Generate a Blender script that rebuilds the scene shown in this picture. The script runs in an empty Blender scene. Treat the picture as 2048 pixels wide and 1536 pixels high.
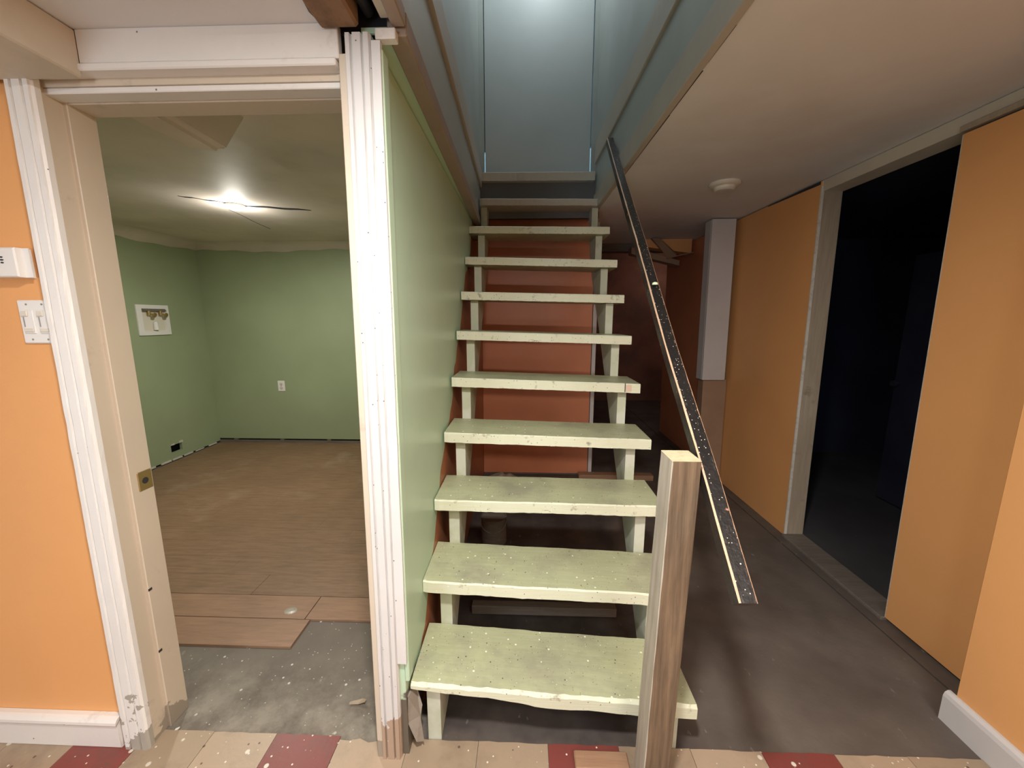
import bpy, bmesh, math, random
from math import radians, sin, cos, pi
from mathutils import Vector
random.seed(7)
S = bpy.context.scene
COL = S.collection

# ------------------------------------------------------------------ camera, world, light, exposure
cam = bpy.data.cameras.new('camera'); cam.sensor_width = 36; cam.lens = 769.0/2048*36; cam.clip_start = .02
co = bpy.data.objects.new('camera', cam); COL.objects.link(co)
co.location = (0, 0, 1.465); co.rotation_euler = (radians(90-9.65), 0, radians(1.94)); S.camera = co
S.view_settings.view_transform = 'Standard'; S.view_settings.look = 'None'
S.view_settings.gamma = 1; S.view_settings.use_curve_mapping = False
S.view_settings.exposure = 0.22
w = bpy.data.worlds.new('world'); S.world = w; w.use_nodes = True
w.node_tree.nodes['Background'].inputs[0].default_value = (.02, .02, .025, 1)

def lamp(name, kind, loc, power, color, size=.1, rot=(0, 0, 0)):
    l = bpy.data.lights.new(name, kind); l.energy = power; l.color = color
    if kind == 'AREA': l.shape = 'DISK'; l.size = size
    else: l.shadow_soft_size = size
    o = bpy.data.objects.new(name, l); o.location = loc; o.rotation_euler = rot; COL.objects.link(o)
    return o
lamp('room_light', 'AREA', (-.04, .20, 2.165), 40, (1, .965, .92), .15)
lamp('room_light_left', 'AREA', (-1.15, -.30, 2.165), 19, (1, .96, .92), .20)
lamp('right_fill_light', 'AREA', (.85, -.75, 2.165), 26, (1, .96, .92), .9)  # soft fill added for ambient light, no fixture on this side
lamp('rear_window_light', 'AREA', (-1.5, -2.8, 1.25), 32, (.84, .92, 1), 1.1, (radians(90), 0, radians(6)))
lamp('stairwell_light', 'POINT', (.12, 2.72, 4.12), 15, (.92, .985, 1.0), .06)
lamp('back_room_light', 'AREA', (-2.089, 2.871, 2.232), 25, (1, .97, .88), .10)
lamp('back_room_glow', 'POINT', (-2.089, 2.871, 2.165), 5, (1, .97, .88), .05)

lamp('far_hall_fill', 'POINT', (2.45, 5.9, 2.2), 5, (1, .86, .74), .08)  # unseen lamp added to brighten the far end of the hallway

# ------------------------------------------------------------------ materials
def newmat(name):
    m = bpy.data.materials.new(name); m.use_nodes = True
    nt = m.node_tree; b = nt.nodes['Principled BSDF']
    return m, nt, b
def C4(c): return (c[0], c[1], c[2], 1)
class N:
    def __init__(s, nt): s.nt = nt; s.pos = None
    def new(s, t, **k):
        n = s.nt.nodes.new(t)
        for a, b in k.items(): setattr(n, a, b)
        return n
    def P(s, scale=(1, 1, 1)):
        if s.pos is None: s.pos = s.new('ShaderNodeNewGeometry').outputs['Position']
        mp = s.new('ShaderNodeMapping'); mp.inputs['Scale'].default_value = scale
        s.nt.links.new(s.pos, mp.inputs[0]); return mp.outputs[0]
    def noise(s, scale, detail=4, rough=.55, stretch=(1, 1, 1)):
        n = s.new('ShaderNodeTexNoise'); n.inputs['Scale'].default_value = scale
        n.inputs['Detail'].default_value = detail; n.inputs['Roughness'].default_value = rough
        s.nt.links.new(s.P(stretch), n.inputs['Vector']); return n.outputs['Fac']
    def ramp(s, v, a, b, c0=0, c1=1):
        r = s.new('ShaderNodeMapRange'); r.inputs[1].default_value = a; r.inputs[2].default_value = b
        r.inputs[3].default_value = c0; r.inputs[4].default_value = c1; r.clamp = True
        s.nt.links.new(v, r.inputs[0]); return r.outputs[0]
    def math(s, op, a, b=None):
        m = s.new('ShaderNodeMath', operation=op)
        for i, x in enumerate((a, b)):
            if x is None: continue
            if isinstance(x, (int, float)): m.inputs[i].default_value = x
            else: s.nt.links.new(x, m.inputs[i])
        return m.outputs[0]
    def mix(s, f, a, b):
        m = s.new('ShaderNodeMix', data_type='RGBA')
        for i, x in ((0, f), (6, a), (7, b)):
            if isinstance(x, (int, float)): m.inputs[i].default_value = x
            elif isinstance(x, tuple): m.inputs[i].default_value = C4(x)
            else: s.nt.links.new(x, m.inputs[i])
        return m.outputs[2]
    def xyz(s):
        if s.pos is None: s.P()
        n = s.new('ShaderNodeSeparateXYZ'); s.nt.links.new(s.pos, n.inputs[0]); return n.outputs
    def spots(s, scale, dist, density, stretch=(1, 1, 1)):
        v = s.new('ShaderNodeTexVoronoi'); v.inputs['Scale'].default_value = scale
        s.nt.links.new(s.P(stretch), v.inputs['Vector'])
        a = s.ramp(v.outputs['Distance'], dist*.7, dist, 1, 0)
        sp = s.new('ShaderNodeSeparateColor'); s.nt.links.new(v.outputs['Color'], sp.inputs[0])
        return s.math('MULTIPLY', a, s.math('LESS_THAN', sp.outputs[0], density))

def paint(name, base, rough=.55, var=.06, dirt=None, spots=(), bump=.15, bscale=60, grain=None, spec=.4, chips=None, extra=None):
    """painted / raw surface: large tonal variation, dirt blotches, specks, fine relief"""
    m, nt, b = newmat(name); n = N(nt)
    c = n.mix(n.ramp(n.noise(1.7, 5), .35, .68), tuple(x*(1-var) for x in base), tuple(min(1, x*(1+var)) for x in base))
    hgt = n.noise(bscale, 3)
    if grain:                       # (dark colour, stretch, scale, strength)
        g = n.noise(grain[2], 6, .65, grain[1])
        c = n.mix(n.ramp(g, .38, .66, 0, grain[3]), c, grain[0]); hgt = g
    if dirt:                        # (colour, scale, lo, hi, strength)
        c = n.mix(n.ramp(n.noise(dirt[1], 7, .65), dirt[2], dirt[3], 0, dirt[4]), c, dirt[0])
    if chips:                       # (colour, scale, threshold, stretch)
        c = n.mix(n.ramp(n.noise(chips[1], 8, .7, chips[3]), chips[2], chips[2]+.015), c, chips[0])
    for sc, di, de, colr in spots:
        c = n.mix(n.spots(sc, di, de), c, colr)
    if extra: c = extra(n, c)
    nt.links.new(c, b.inputs['Base Color'])
    b.inputs['Roughness'].default_value = rough; b.inputs['Specular IOR Level'].default_value = spec
    bp = n.new('ShaderNodeBump'); bp.inputs['Strength'].default_value = bump; bp.inputs['Distance'].default_value = .002
    nt.links.new(hgt, bp.inputs['Height']); nt.links.new(bp.outputs[0], b.inputs['Normal'])
    return m
def plain(name, base, rough=.5, metal=0, emit=None, power=0):
    m, nt, b = newmat(name); b.inputs['Base Color'].default_value = C4(base)
    b.inputs['Roughness'].default_value = rough; b.inputs['Metallic'].default_value = metal
    if emit: b.inputs['Emission Color'].default_value = C4(emit); b.inputs['Emission Strength'].default_value = power
    return m

ORANGE = (.80, .395, .15)
M = {}
M['orange'] = paint('orange_wall_paint', ORANGE, .5, .03, bump=.1, bscale=220)
M['orange_red'] = paint('redder_orange_wall_paint', (.62, .23, .115), .4, .06, dirt=((.36, .13, .07), 1.5, .5, .8, .4), bump=.1, bscale=200)
M['dark_board'] = paint('dark_grey_board', (.15, .15, .15), .5, .1)
M['green'] = paint('green_wall_paint', (.33, .385, .235), .42, .05, bump=.1, bscale=200)
def stairwall(n, c):                # green above, orange below with the scalloped shadow of the steps painted in
    x = n.xyz(); line = n.math('MULTIPLY_ADD', x[1], 1.12)
    line.node.inputs[2].default_value = -1.14
    wob = n.ramp(n.noise(3.2, 2), .3, .7, -.07, .07)
    d = n.math('SUBTRACT', n.math('ADD', line, wob), x[2])
    c = n.mix(n.math('MULTIPLY', n.ramp(d, 0, .008), n.math('GREATER_THAN', x[1], 1.2)), c, (.42, .17, .085))
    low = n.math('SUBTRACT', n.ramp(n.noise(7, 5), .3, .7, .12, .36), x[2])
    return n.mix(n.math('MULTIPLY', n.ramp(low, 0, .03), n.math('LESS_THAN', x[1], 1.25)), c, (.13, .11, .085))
M['stair_wall'] = paint('green_over_shaded_orange', (.50, .66, .48), .36, .04, bump=.1, bscale=200, extra=stairwall,
                        spots=((14, .09, .05, (.5, .52, .42)),))
M['white'] = paint('white_trim_paint', (.78, .75, .71), .42, .05, dirt=((.36, .32, .27), 9, .60, .78, .5), spots=((30, .09, .16, (.18, .15, .12)),), bump=.25, bscale=50)
def worn(zlim, colr, scale=9, amp=.22):
    def f(n, c):
        x = n.xyz(); nn = n.ramp(n.noise(scale, 5), .3, .7, -amp/2, amp/2)
        return n.mix(n.ramp(n.math('SUBTRACT', n.math('ADD', nn, zlim), x[2]), 0, .006), c, colr)
    return f
M['casing_left'] = paint('white_casing_scraped_foot', (.80, .78, .75), .4, .04, dirt=((.42, .38, .32), 8, .64, .80, .5), bump=.2,
                         spots=((30, .07, .06, (.1, .08, .07)),), extra=worn(.12, (.42, .39, .34), 14, .40))
M['casing_right'] = paint('white_casing_bare_foot', (.66, .645, .63), .4, .04, dirt=((.40, .33, .26), 10, .64, .80, .4), bump=.2,
                          spots=((60, .13, .30, (.10, .08, .06)),), extra=worn(.15, (.42, .31, .23), 14, .16))
M['jamb'] = paint('cream_jamb_paint', (.62, .53, .42), .45, .05, dirt=((.30, .26, .21), 7, .62, .74, .55), bump=.2, extra=worn(.07, (.34, .29, .23), 12, .14))
M['ceiling'] = paint('warm_white_ceiling', (.74, .735, .73), .6, .05, dirt=((.45, .36, .29), 1.2, .5, .8, .3), bump=.1, bscale=120)
M['ceiling_back'] = paint('stained_back_ceiling', (.72, .635, .56), .6, .10, dirt=((.30, .27, .22), 1.5, .5, .8, .35), bump=.1, bscale=120)
M['soffit'] = paint('tan_soffit_paint', (.60, .54, .44), .5, .06, dirt=((.40, .33, .25), 4, .5, .8, .4))
M['shaft'] = paint('grey_green_stairwell_paint', (.36, .395, .38), .33, .08, dirt=((.2, .23, .22), 2, .5, .8, .3), bump=.1)
M['shaft_trim'] = paint('stairwell_trim_paint', (.46, .42, .355), .4, .08, dirt=((.25, .24, .22), 6, .55, .8, .4))
M['brown_trim'] = paint('brown_board', (.34, .27, .22), .5, .12, dirt=((.2, .15, .12), 7, .5, .8, .4))
M['door'] = paint('stairhead_door_paint', (.41, .45, .455), .5, .05, bump=.08)
olive = (.47, .485, .30)
M['tread'] = paint('olive_tread_paint', olive, .45, .07, dirt=((.27, .25, .19), 4, .46, .66, .65), bump=.35, bscale=40,
                   spots=((34, .15, .30, (.86, .86, .70)), (42, .13, .34, (.09, .08, .055)), (95, .16, .30, (.12, .10, .07)), (80, .14, .30, (.75, .74, .58))),
                   grain=((.33, .34, .21), (1.2, 14, 14), 6, .35))
M['nosing'] = paint('worn_tread_edge', (.66, .68, .50), .5, .08, dirt=((.22, .18, .13), 16, .60, .70, .8), bump=.5, bscale=60,
                    grain=((.72, .72, .60), (1.5, 20, 30), 6, .5), spots=((70, .16, .35, (.14, .11, .08)), (45, .12, .2, (.9, .9, .8))), chips=((.22, .15, .11), 13, .665, (.6, 2, 3)))
M['stringer'] = paint('pale_green_stringer', (.50, .53, .40), .5, .08, dirt=((.3, .25, .18), 8, .58, .74, .5),
                      extra=lambda n, c: n.mix(n.ramp(n.noise(6, 4), .5, .62, 0, .55), c, (.66, .66, .60)))
M['post_side'] = paint('greyed_lit_post_side', (.50, .45, .375), .75, .1, dirt=((.30, .26, .20), 5, .5, .75, .5), bump=.7,
                  grain=((.30, .25, .19), (16, 16, .7), 4, .6))  # greyed wood, brightened in the colour as the side facing the lamp
M['post'] = paint('weathered_post_wood', (.195, .132, .08), .75, .14, dirt=((.11, .08, .055), 5, .5, .75, .5), bump=.7,
                  grain=((.07, .045, .028), (16, 16, .7), 4, .8), spots=((20, .06, .04, (.6, .57, .5)),))
M['post_top'] = paint('sawn_post_end', (.58, .52, .33), .8, .15, dirt=((.3, .24, .14), 30, .5, .7, .6), bump=.8)
def railwear(n, c):
    tc = n.new('ShaderNodeTexCoord'); sp = n.new('ShaderNodeSeparateXYZ'); n.nt.links.new(tc.outputs['UV'], sp.inputs[0])
    d = n.math('MINIMUM', sp.outputs[0], n.math('SUBTRACT', 1, sp.outputs[0]))
    rag = n.ramp(n.noise(7, 7, .75, (1, 1, 1)), .36, .66, .03, .11)
    c = n.mix(n.math('LESS_THAN', d, rag), c, (.62, .41, .27))
    c = n.mix(n.ramp(n.noise(60, 6, .75, (3, .8, .8)), .60, .66, 0, .5), c, (.16, .14, .12))
    return n.mix(n.ramp(n.noise(11, 5, .6), .66, .67), c, (.40, .19, .13))
M['rail'] = paint('chipped_black_rail_paint', (.012, .0105, .010), .42, .2, bump=1.0, bscale=70, spec=.35, extra=railwear,
                  spots=((70, .13, .40, (.72, .69, .62)), (120, .18, .5, (.6, .5, .45))))
M['rail_side'] = paint('black_rail_side', (.02, .017, .016), .35, .2, bump=.7, spec=.5, chips=((.42, .18, .12), 7, .64, (1, 1, 1)),
                       spots=((60, .12, .10, (.6, .55, .5)),))
def floorcol(n, c):
    x = n.xyz()
    brown = n.mix(n.ramp(n.noise(3.5, 6), .35, .7), (.095, .076, .064), (.15, .125, .105))
    f = n.ramp(n.math('ADD', x[0], n.ramp(n.noise(5, 3), .3, .7, -.06, .06)), -.42, -.34)
    c = n.mix(f, c, brown)
    wig = n.ramp(n.noise(4, 4), .3, .7, -.05, .05)
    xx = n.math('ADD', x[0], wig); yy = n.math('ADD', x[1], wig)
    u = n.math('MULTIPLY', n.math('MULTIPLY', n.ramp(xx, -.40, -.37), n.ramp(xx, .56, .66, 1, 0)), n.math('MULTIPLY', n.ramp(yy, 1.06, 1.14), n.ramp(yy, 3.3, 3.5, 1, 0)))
    c = n.mix(u, c, n.mix(n.ramp(n.noise(6, 6), .4, .7), (.055, .045, .042), (.10, .085, .075)))  # darker floor below the steps: dirt, with part of their shade in the colour
    lp = n.math('MULTIPLY', n.ramp(n.noise(5.5, 8, .7), .42, .62, 0, .8), n.math('MULTIPLY', n.ramp(x[1], 1.5, 1.15), n.ramp(x[0], -.3, -.4)))
    c = n.mix(lp, c, (.32, .285, .225))
    return n.mix(n.ramp(n.noise(26, 6, .7, (1, .5, 1)), .64, .72, 0, .5), c, (.42, .38, .33))
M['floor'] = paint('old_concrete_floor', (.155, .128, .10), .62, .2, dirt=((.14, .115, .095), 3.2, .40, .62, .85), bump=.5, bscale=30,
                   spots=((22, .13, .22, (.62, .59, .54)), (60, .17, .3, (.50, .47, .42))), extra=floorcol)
splat = ((20, .17, .40, (.70, .64, .54)), (48, .17, .35, (.74, .66, .56)), (26, .13, .30, (.13, .085, .055)))
M['tile_tan'] = paint('tan_vinyl_tile', (.42, .315, .22), .42, .08, dirt=((.27, .21, .15), 5, .52, .72, .6), spots=splat, bump=.3)
M['tile_dark'] = paint('brownish_tan_vinyl_tile', (.36, .27, .185), .42, .08, dirt=((.20, .15, .11), 5, .48, .70, .7), spots=splat, bump=.3)
M['tile_red'] = paint('maroon_vinyl_tile', (.215, .055, .045), .42, .12, dirt=((.12, .07, .06), 6, .52, .74, .5), spots=splat, bump=.3,
                      chips=((.75, .40, .20), 9, .70, (1, 1, 1)))
M['plank'] = paint('worn_brown_laminate', (.25, .15, .085), .5, .12, dirt=((.42, .34, .25), 2.2, .56, .78, .4), bump=.3,
                   grain=((.12, .068, .04), (1, 9, 1), 6, .55))
M['plank2'] = paint('light_brown_laminate', (.32, .185, .11), .5, .1, dirt=((.24, .14, .085), 4, .5, .75, .5), bump=.3,
                    grain=((.19, .11, .065), (1, 9, 1), 6, .6))
M['stud'] = paint('bare_stud_wood', (.42, .34, .25), .7, .1, dirt=((.24, .18, .12), 9, .62, .72, .7), grain=((.30, .23, .16), (14, 14, 1), 5, .5), bump=.3)
M['lumber'] = paint('brown_lumber', (.36, .21, .125), .6, .12, grain=((.2, .11, .06), (1, 14, 14), 5, .5), bump=.4)
M['oldwood'] = paint('dusty_old_lumber', (.20, .17, .14), .8, .2, grain=((.10, .08, .06), (1, 10, 10), 5, .5), bump=.5)
M['joist'] = paint('rough_brown_joist', (.26, .155, .085), .8, .2, dirt=((.08, .055, .04), 9, .48, .68, .8), bump=.6)
M['cavity'] = plain('dark_cavity', (.012, .012, .016), .9)
M['iron'] = paint('sooty_iron_pipe', (.045, .045, .05), .35, .3, bump=.3)
M['white_panel'] = paint('white_board', (.62, .58, .56), .5, .05, dirt=((.42, .34, .28), 4, .58, .8, .4), spots=((16, .05, .12, (.05, .04, .04)),))
M['tan_panel'] = paint('bare_brown_board', (.35, .22, .14), .6, .08, dirt=((.2, .12, .08), 5, .5, .8, .4))
M['plaster'] = paint('drywall_paper_edge', (.66, .61, .53), .8, .1, dirt=((.3, .25, .2), 30, .5, .7, .5), bump=.8)
M['blob'] = plain('pale_green_paint_blob', (.72, .85, .55), .4)
M['peach'] = plain('bare_peach_wood', (.66, .47, .36), .7)
M['blob_grey'] = plain('dried_grey_blob', (.34, .29, .23), .35)
M['torn'] = paint('dirty_torn_drywall', (.30, .26, .21), .8, .2, dirt=((.12, .1, .08), 12, .45, .7, .8), bump=.6)
M['plastic'] = plain('white_plastic', (.82, .80, .77), .35)
M['plastic_cream'] = plain('cream_plastic', (.72, .67, .57), .4)
M['slot'] = plain('dark_slot', (.03, .03, .03), .6)
M['grey'] = plain('grey_line_plastic', (.30, .29, .28), .5)  # plain grey for the dimmer slots and printed lines
M['brass'] = plain('dull_brass', (.42, .30, .12), .45, .7)
M['metal'] = plain('screw_metal', (.45, .43, .40), .4, .8)
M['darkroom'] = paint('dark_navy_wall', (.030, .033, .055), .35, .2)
M['darkfloor'] = paint('dark_room_floor', (.07, .065, .07), .6, .2)
M['bulb'] = plain('lit_bulb_glass', (1, 1, 1), .3, 0, (1, .95, .80), 22)
M['bulb_cool'] = plain('lit_cool_bulb_glass', (1, 1, 1), .3, 0, (.8, .93, 1), 12)
M['daylight'] = plain('daylight_glow_beyond', (.8, .85, .9), .5, 0, (.45, .80, 1), 1.6)
M['rust'] = paint('far_wall_paint', (.30, .115, .07), .6, .2, dirt=((.13, .06, .045), 1.6, .42, .65, .8))
M['cloth'] = paint('dusty_rag', (.42, .36, .28), .9, .1)

# ------------------------------------------------------------------ mesh helpers
def link(name, bm, mats, parent=None, smooth=False, origin=None):
    me = bpy.data.meshes.new(name)
    if len(bm.verts):
        xs = [v.co for v in bm.verts]
        o = origin or Vector(((min(v.x for v in xs)+max(v.x for v in xs))/2, (min(v.y for v in xs)+max(v.y for v in xs))/2, min(v.z for v in xs)))
        bmesh.ops.translate(bm, verts=bm.verts, vec=-Vector(o))
    bmesh.ops.recalc_face_normals(bm, faces=bm.faces)
    bm.to_mesh(me); bm.free()
    if not isinstance(mats, (list, tuple)): mats = [mats]
    for m in mats: me.materials.append(m)
    if smooth:
        for p in me.polygons: p.use_smooth = True
    ob = bpy.data.objects.new(name, me); COL.objects.link(ob); ob.location = o
    if parent:
        ob.parent = parent
        p = parent; off = Vector((0, 0, 0))
        while p: off += p.location; p = p.parent
        ob.location = Vector(o)-off
    return ob
def tag(o, label=None, cat=None, group=None, kind=None):
    if label: o['label'] = label
    if cat: o['category'] = cat
    if group: o['group'] = group
    if kind: o['kind'] = kind
    return o
def empty(name, loc, label=None, cat=None, group=None, kind=None):
    o = bpy.data.objects.new(name, None); o.empty_display_size = .1; COL.objects.link(o); o.location = loc
    return tag(o, label, cat, group, kind)
def hexa(bm, c, mi=0):
    v = [bm.verts.new(p) for p in c]
    for f in ((0, 3, 2, 1), (4, 5, 6, 7), (0, 1, 5, 4), (1, 2, 6, 5), (2, 3, 7, 6), (3, 0, 4, 7)):
        fc = bm.faces.new([v[i] for i in f]); fc.material_index = mi
    return v
def bx(bm, x0, x1, y0, y1, z0, z1, lean=0, skew=0, bev=0, mi=0):
    """box; lean = x shift per metre of height, skew = x shift per metre of y"""
    def X(x, y, z): return (x+lean*z+skew*y, y, z)
    t = bmesh.new()
    hexa(t, [X(x0, y0, z0), X(x1, y0, z0), X(x1, y1, z0), X(x0, y1, z0), X(x0, y0, z1), X(x1, y0, z1), X(x1, y1, z1), X(x0, y1, z1)], mi)
    if bev: bmesh.ops.bevel(t, geom=t.edges[:], offset=bev, segments=1, affect='EDGES')
    for f in t.faces: f.material_index = mi
    me = bpy.data.meshes.new('t'); t.to_mesh(me); t.free(); bm.from_mesh(me); bpy.data.meshes.remove(me)
    return bm
def box(name, dims, m, parent=None, **k):
    bm = bmesh.new(); bx(bm, *dims, **k); return link(name, bm, m, parent)
def cyl(bm, p0, p1, r0, r1=None, seg=16, caps=True):
    r1 = r0 if r1 is None else r1
    p0 = Vector(p0); p1 = Vector(p1); d = (p1-p0).normalized()
    a = d.orthogonal().normalized(); b = d.cross(a)
    A = [bm.verts.new(p0+(a*cos(2*pi*i/seg)+b*sin(2*pi*i/seg))*r0) for i in range(seg)]
    B = [bm.verts.new(p1+(a*cos(2*pi*i/seg)+b*sin(2*pi*i/seg))*r1) for i in range(seg)]
    for i in range(seg): bm.faces.new((A[i], A[(i+1) % seg], B[(i+1) % seg], B[i]))
    if caps: bm.faces.new(A[::-1]); bm.faces.new(B)
def lathe(bm, c, prof, seg=32, axis='Z'):
    rings = []
    for r, h in prof:
        ring = []
        for i in range(seg):
            a = 2*pi*i/seg; q = (r*cos(a), r*sin(a), h)
            if axis == 'Y': q = (q[0], q[2], q[1])
            ring.append(bm.verts.new(Vector(c)+Vector(q)))
        rings.append(ring)
    for a, b in zip(rings, rings[1:]):
        for i in range(seg): bm.faces.new((a[i], a[(i+1) % seg], b[(i+1) % seg], b[i]))
    bm.faces.new(rings[0][::-1]); bm.faces.new(rings[-1])
def column_profile(bm, prof, zs, jit=0):
    """vertical moulding: prof(z) -> list of (x, y), swept over heights zs"""
    rings = []
    for z in zs:
        rings.append([bm.verts.new((x+random.uniform(-jit, jit), y+random.uniform(-jit, jit), z)) for x, y in prof(z)])
    n = len(rings[0])
    for a, b in zip(rings, rings[1:]):
        for i in range(n): bm.faces.new((a[i], a[(i+1) % n], b[(i+1) % n], b[i]))
    bm.faces.new(rings[0][::-1]); bm.faces.new(rings[-1])

# ------------------------------------------------------------------ floor
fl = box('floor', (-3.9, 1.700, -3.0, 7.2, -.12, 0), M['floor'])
tag(fl, 'worn concrete floor, brown in the hallway, with old tiles in front', 'floor', kind='structure')
box('slab', (1.712, 4.6, -3.0, 7.2, -.12, -.003), M['floor'], fl)
xs = [-2.25, -2.02, -1.79, -1.56, -1.335, -1.106, -.877, -.645, -.40, -.155, .087, .33, .575, .815, 1.058, 1.30, 1.545]
kinds = {-1: 'ddddrttrtdttrtdrtt'}
row0 = ['tile_tan', 'tile_red', 'tile_dark', 'tile_dark' if 0 else 'tile_tan', 'tile_dark' if 0 else 'tile_tan']
front = dict(zip(range(16), ['tile_tan', 'tile_dark', 'tile_dark', 'tile_red', 'tile_dark', 'tile_tan', 'tile_red', 'tile_tan', 'tile_dark', 'tile_dark', 'tile_red', 'tile_dark', 'tile_tan', 'tile_red', 'tile_tan', 'tile_dark']))
for r in range(5):
    y1 = 1.117-.2286*r; y0 = y1-.2286
    for i in range(16):
        x0, x1 = xs[i], xs[i+1]
        mk = front[i] if r == 0 else random.choice(['tile_tan', 'tile_dark', 'tile_red'])
        bm = bmesh.new(); g = .0009
        if r == 0:      # outer row: chipped, uneven back edge
            n = 7; pts = [(x0+g, y0+g), (x1-g, y0+g)]
            amp = .004 if i not in (7,) else .022
            for k in range(n+1):
                t = 1-k/n; pts.append((x0+g+(x1-x0-2*g)*t, y1-random.uniform(0, amp)*(1 if i > 6 or k % 2 else .4)))
            a = [bm.verts.new((x, y, 0.0)) for x, y in pts]; b = [bm.verts.new((x, y, .0035)) for x, y in pts]
            bm.faces.new(b)
            for k in range(len(pts)): bm.faces.new((a[k], a[(k+1) % len(pts)], b[(k+1) % len(pts)], b[k]))
        else: bx(bm, x0+g, x1-g, y0+g, y1-g, 0, .0035)
        link('floor_tile', bm, M[mk], fl)
# laminate planks in the back room
yy = [1.470, 1.632, 1.790]
while yy[-1] < 4.25: yy.append(yy[-1]+.162)
for k in range(len(yy)-1):
    xr = -1.045 if k == 0 else -.50
    cuts = [-3.62, -2.9, xr] if k == 0 else ([-3.62, -2.35, -1.075, xr] if k == 1 else [-3.62, -3.62+.35+.31*((k*5) % 4), -2.0+.27*((k*3) % 4), xr])
    for a, b in zip(cuts, cuts[1:]):
        g = (.0022 if k < 2 else .0012) if k < 3 else .0004
        dz = random.uniform(0, .0012) if k < 3 else 0
        box('floor_plank', (a+g, b-g, yy[k]+g, min(yy[k+1], 4.31)-g, 0, .009+dz), M['plank2'] if k in (0, 1) else M['plank'], fl)
# sill in the hallway doorway and the strip along the wall
box('door_sill', (1.765, 1.91, 1.74, 2.49, -.01, .012), M['oldwood'], fl, bev=.003)

# ------------------------------------------------------------------ ceilings
cl = empty('ceiling', (0, 0, 2.2), 'low warm white ceiling over the front area and hallway', 'ceiling', kind='structure')
bm = bmesh.new()               # front left ceiling with torn edge beside the joist
edge = [(-.50, 1.07)]
y = 1.07
while y > -.4:
    y -= .05; edge.append((-.505+random.uniform(-.012, .012)-.05*max(0, .95-y), y))
pts = [(-2.8, 1.07)]+edge+[(-.56, -.4), (-2.8, -.4)]
a = [bm.verts.new((x, y, 2.175)) for x, y in pts]; b = [bm.verts.new((x, y, 2.192)) for x, y in pts]
bm.faces.new(a[::-1]); bm.faces.new(b)
for k in range(len(pts)): bm.faces.new((a[k], a[(k+1) % len(pts)], b[(k+1) % len(pts)], b[k]))
link('drywall_panel', bm, M['ceiling'], cl)
box('drywall_panel', (-2.8, 1.8, -3.0, -.402, 2.175, 2.20), M['ceiling'], cl)
box('drywall_panel', (.592, 3.0, -.40, 4.41, 2.27, 2.31), M['ceiling'], cl, skew=-.020)
box('drywall_panel', (-.5, .50, 3.16, 4.41, 2.30, 2.33), M['ceiling'], cl)
box('drywall_panel', (.60, 3.0, -.405, -.395, 2.19, 2.31), M['ceiling'], cl)
box('drywall_panel', (-.6, 3.2, 4.42, 7.2, 2.62, 2.66), M['rust'], cl)
# joist cavity above the post of the door
cav = empty('trim_1', (-.43, .9, 2.17), 'open torn ceiling cavity above the white door casing', 'ceiling cavity', kind='structure')
box('cavity_back', (-.56, -.31, -.4, 1.075, 2.40, 2.42), M['cavity'], cav)
box('cavity_side', (-.57, -.555, -.4, 1.075, 2.193, 2.42), M['cavity'], cav)
box('cavity_end', (-.56, -.31, 1.076, 1.09, 2.16, 2.42), M['cavity'], cav)
box('joist', (-.500, -.405, .70, 1.05, 2.158, 2.36), M['joist'], cav, bev=.006)
box('joist', (-.535, -.47, -.4, .70, 2.20, 2.36), M['joist'], cav, bev=.006)
box('cover_strip', (-.353, -.322, -.4, 1.050, 2.178, 2.196), M['soffit'], cav, bev=.002)
box('strip_end', (-.368, -.318, 1.047, 1.072, 2.134, 2.158), M['white'], cav, bev=.002)
bm = bmesh.new(); cyl(bm, (-.395, -.3, 2.24), (-.385, 1.06, 2.20), .014, seg=14)
tag(link('pipe', bm, M['iron'], smooth=True), 'thin dark pipe running in the torn ceiling cavity above the casing', 'pipe')

# soffit box on the left, in front of the door wall
box_s = box('trim_2', (-2.8, -1.125, -3.0, 1.055, 2.065, 2.174), M['soffit'], bev=.004)
tag(box_s, 'tan boxed soffit along the ceiling left of the doorway', 'soffit', kind='structure')

# ------------------------------------------------------------------ door wall with orange part, header, casings
wl = box('wall_left', (-2.8, -1.30, 1.075, 1.20, 0, 2.18), M['orange'])
tag(wl, 'orange wall left of the white door frame', 'wall', kind='structure')
d1 = empty('door_1', (-.86, 1.1, 0), 'white painted door frame without a door, leading to the green room', 'door frame', kind='structure')
def flute(xb0, xb1, xt0, xt1, ztop, yf, zs, depth=.024):
    s = [0, .05, .07, .22, .25, .30, .335, .64, .67, .71, .745, .93, .95, 1]
    d = [.010, .004, 0, 0, .008, .007, 0, 0, .008, .007, 0, 0, .004, .010]
    def prof(z):
        t = z/ztop; a = xb0+(xt0-xb0)*t; b = xb1+(xt1-xb1)*t
        return [(a+(b-a)*q, yf+e) for q, e in zip(s, d)]+[(b, yf+depth), (a, yf+depth)]
    bm = bmesh.new(); column_profile(bm, prof, zs, .0004)
    return bm
zs = [.002]+[i*.04 for i in range(1, 52)]
link('casing', flute(-1.371, -1.284, -1.333, -1.262, 2.1, 1.048, zs+[2.09]), M['casing_left'], d1)
link('casing', flute(-.473, -.407, -.447, -.381, 2.15, 1.048, [.0]+[i*.04 for i in range(1, 54)]+[2.150]), M['casing_right'], d1)
bm = bmesh.new()
column_profile(bm, lambda z: [(-.407+.013*z, 1.050), (-.376+.0085*z, 1.050), (-.376+.0085*z, 1.066), (-.407+.013*z, 1.066)], [.375+i*.08 for i in range(22)]+[2.133], .0006)
link('edge_strip', bm, M['casing_right'], d1)
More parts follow.
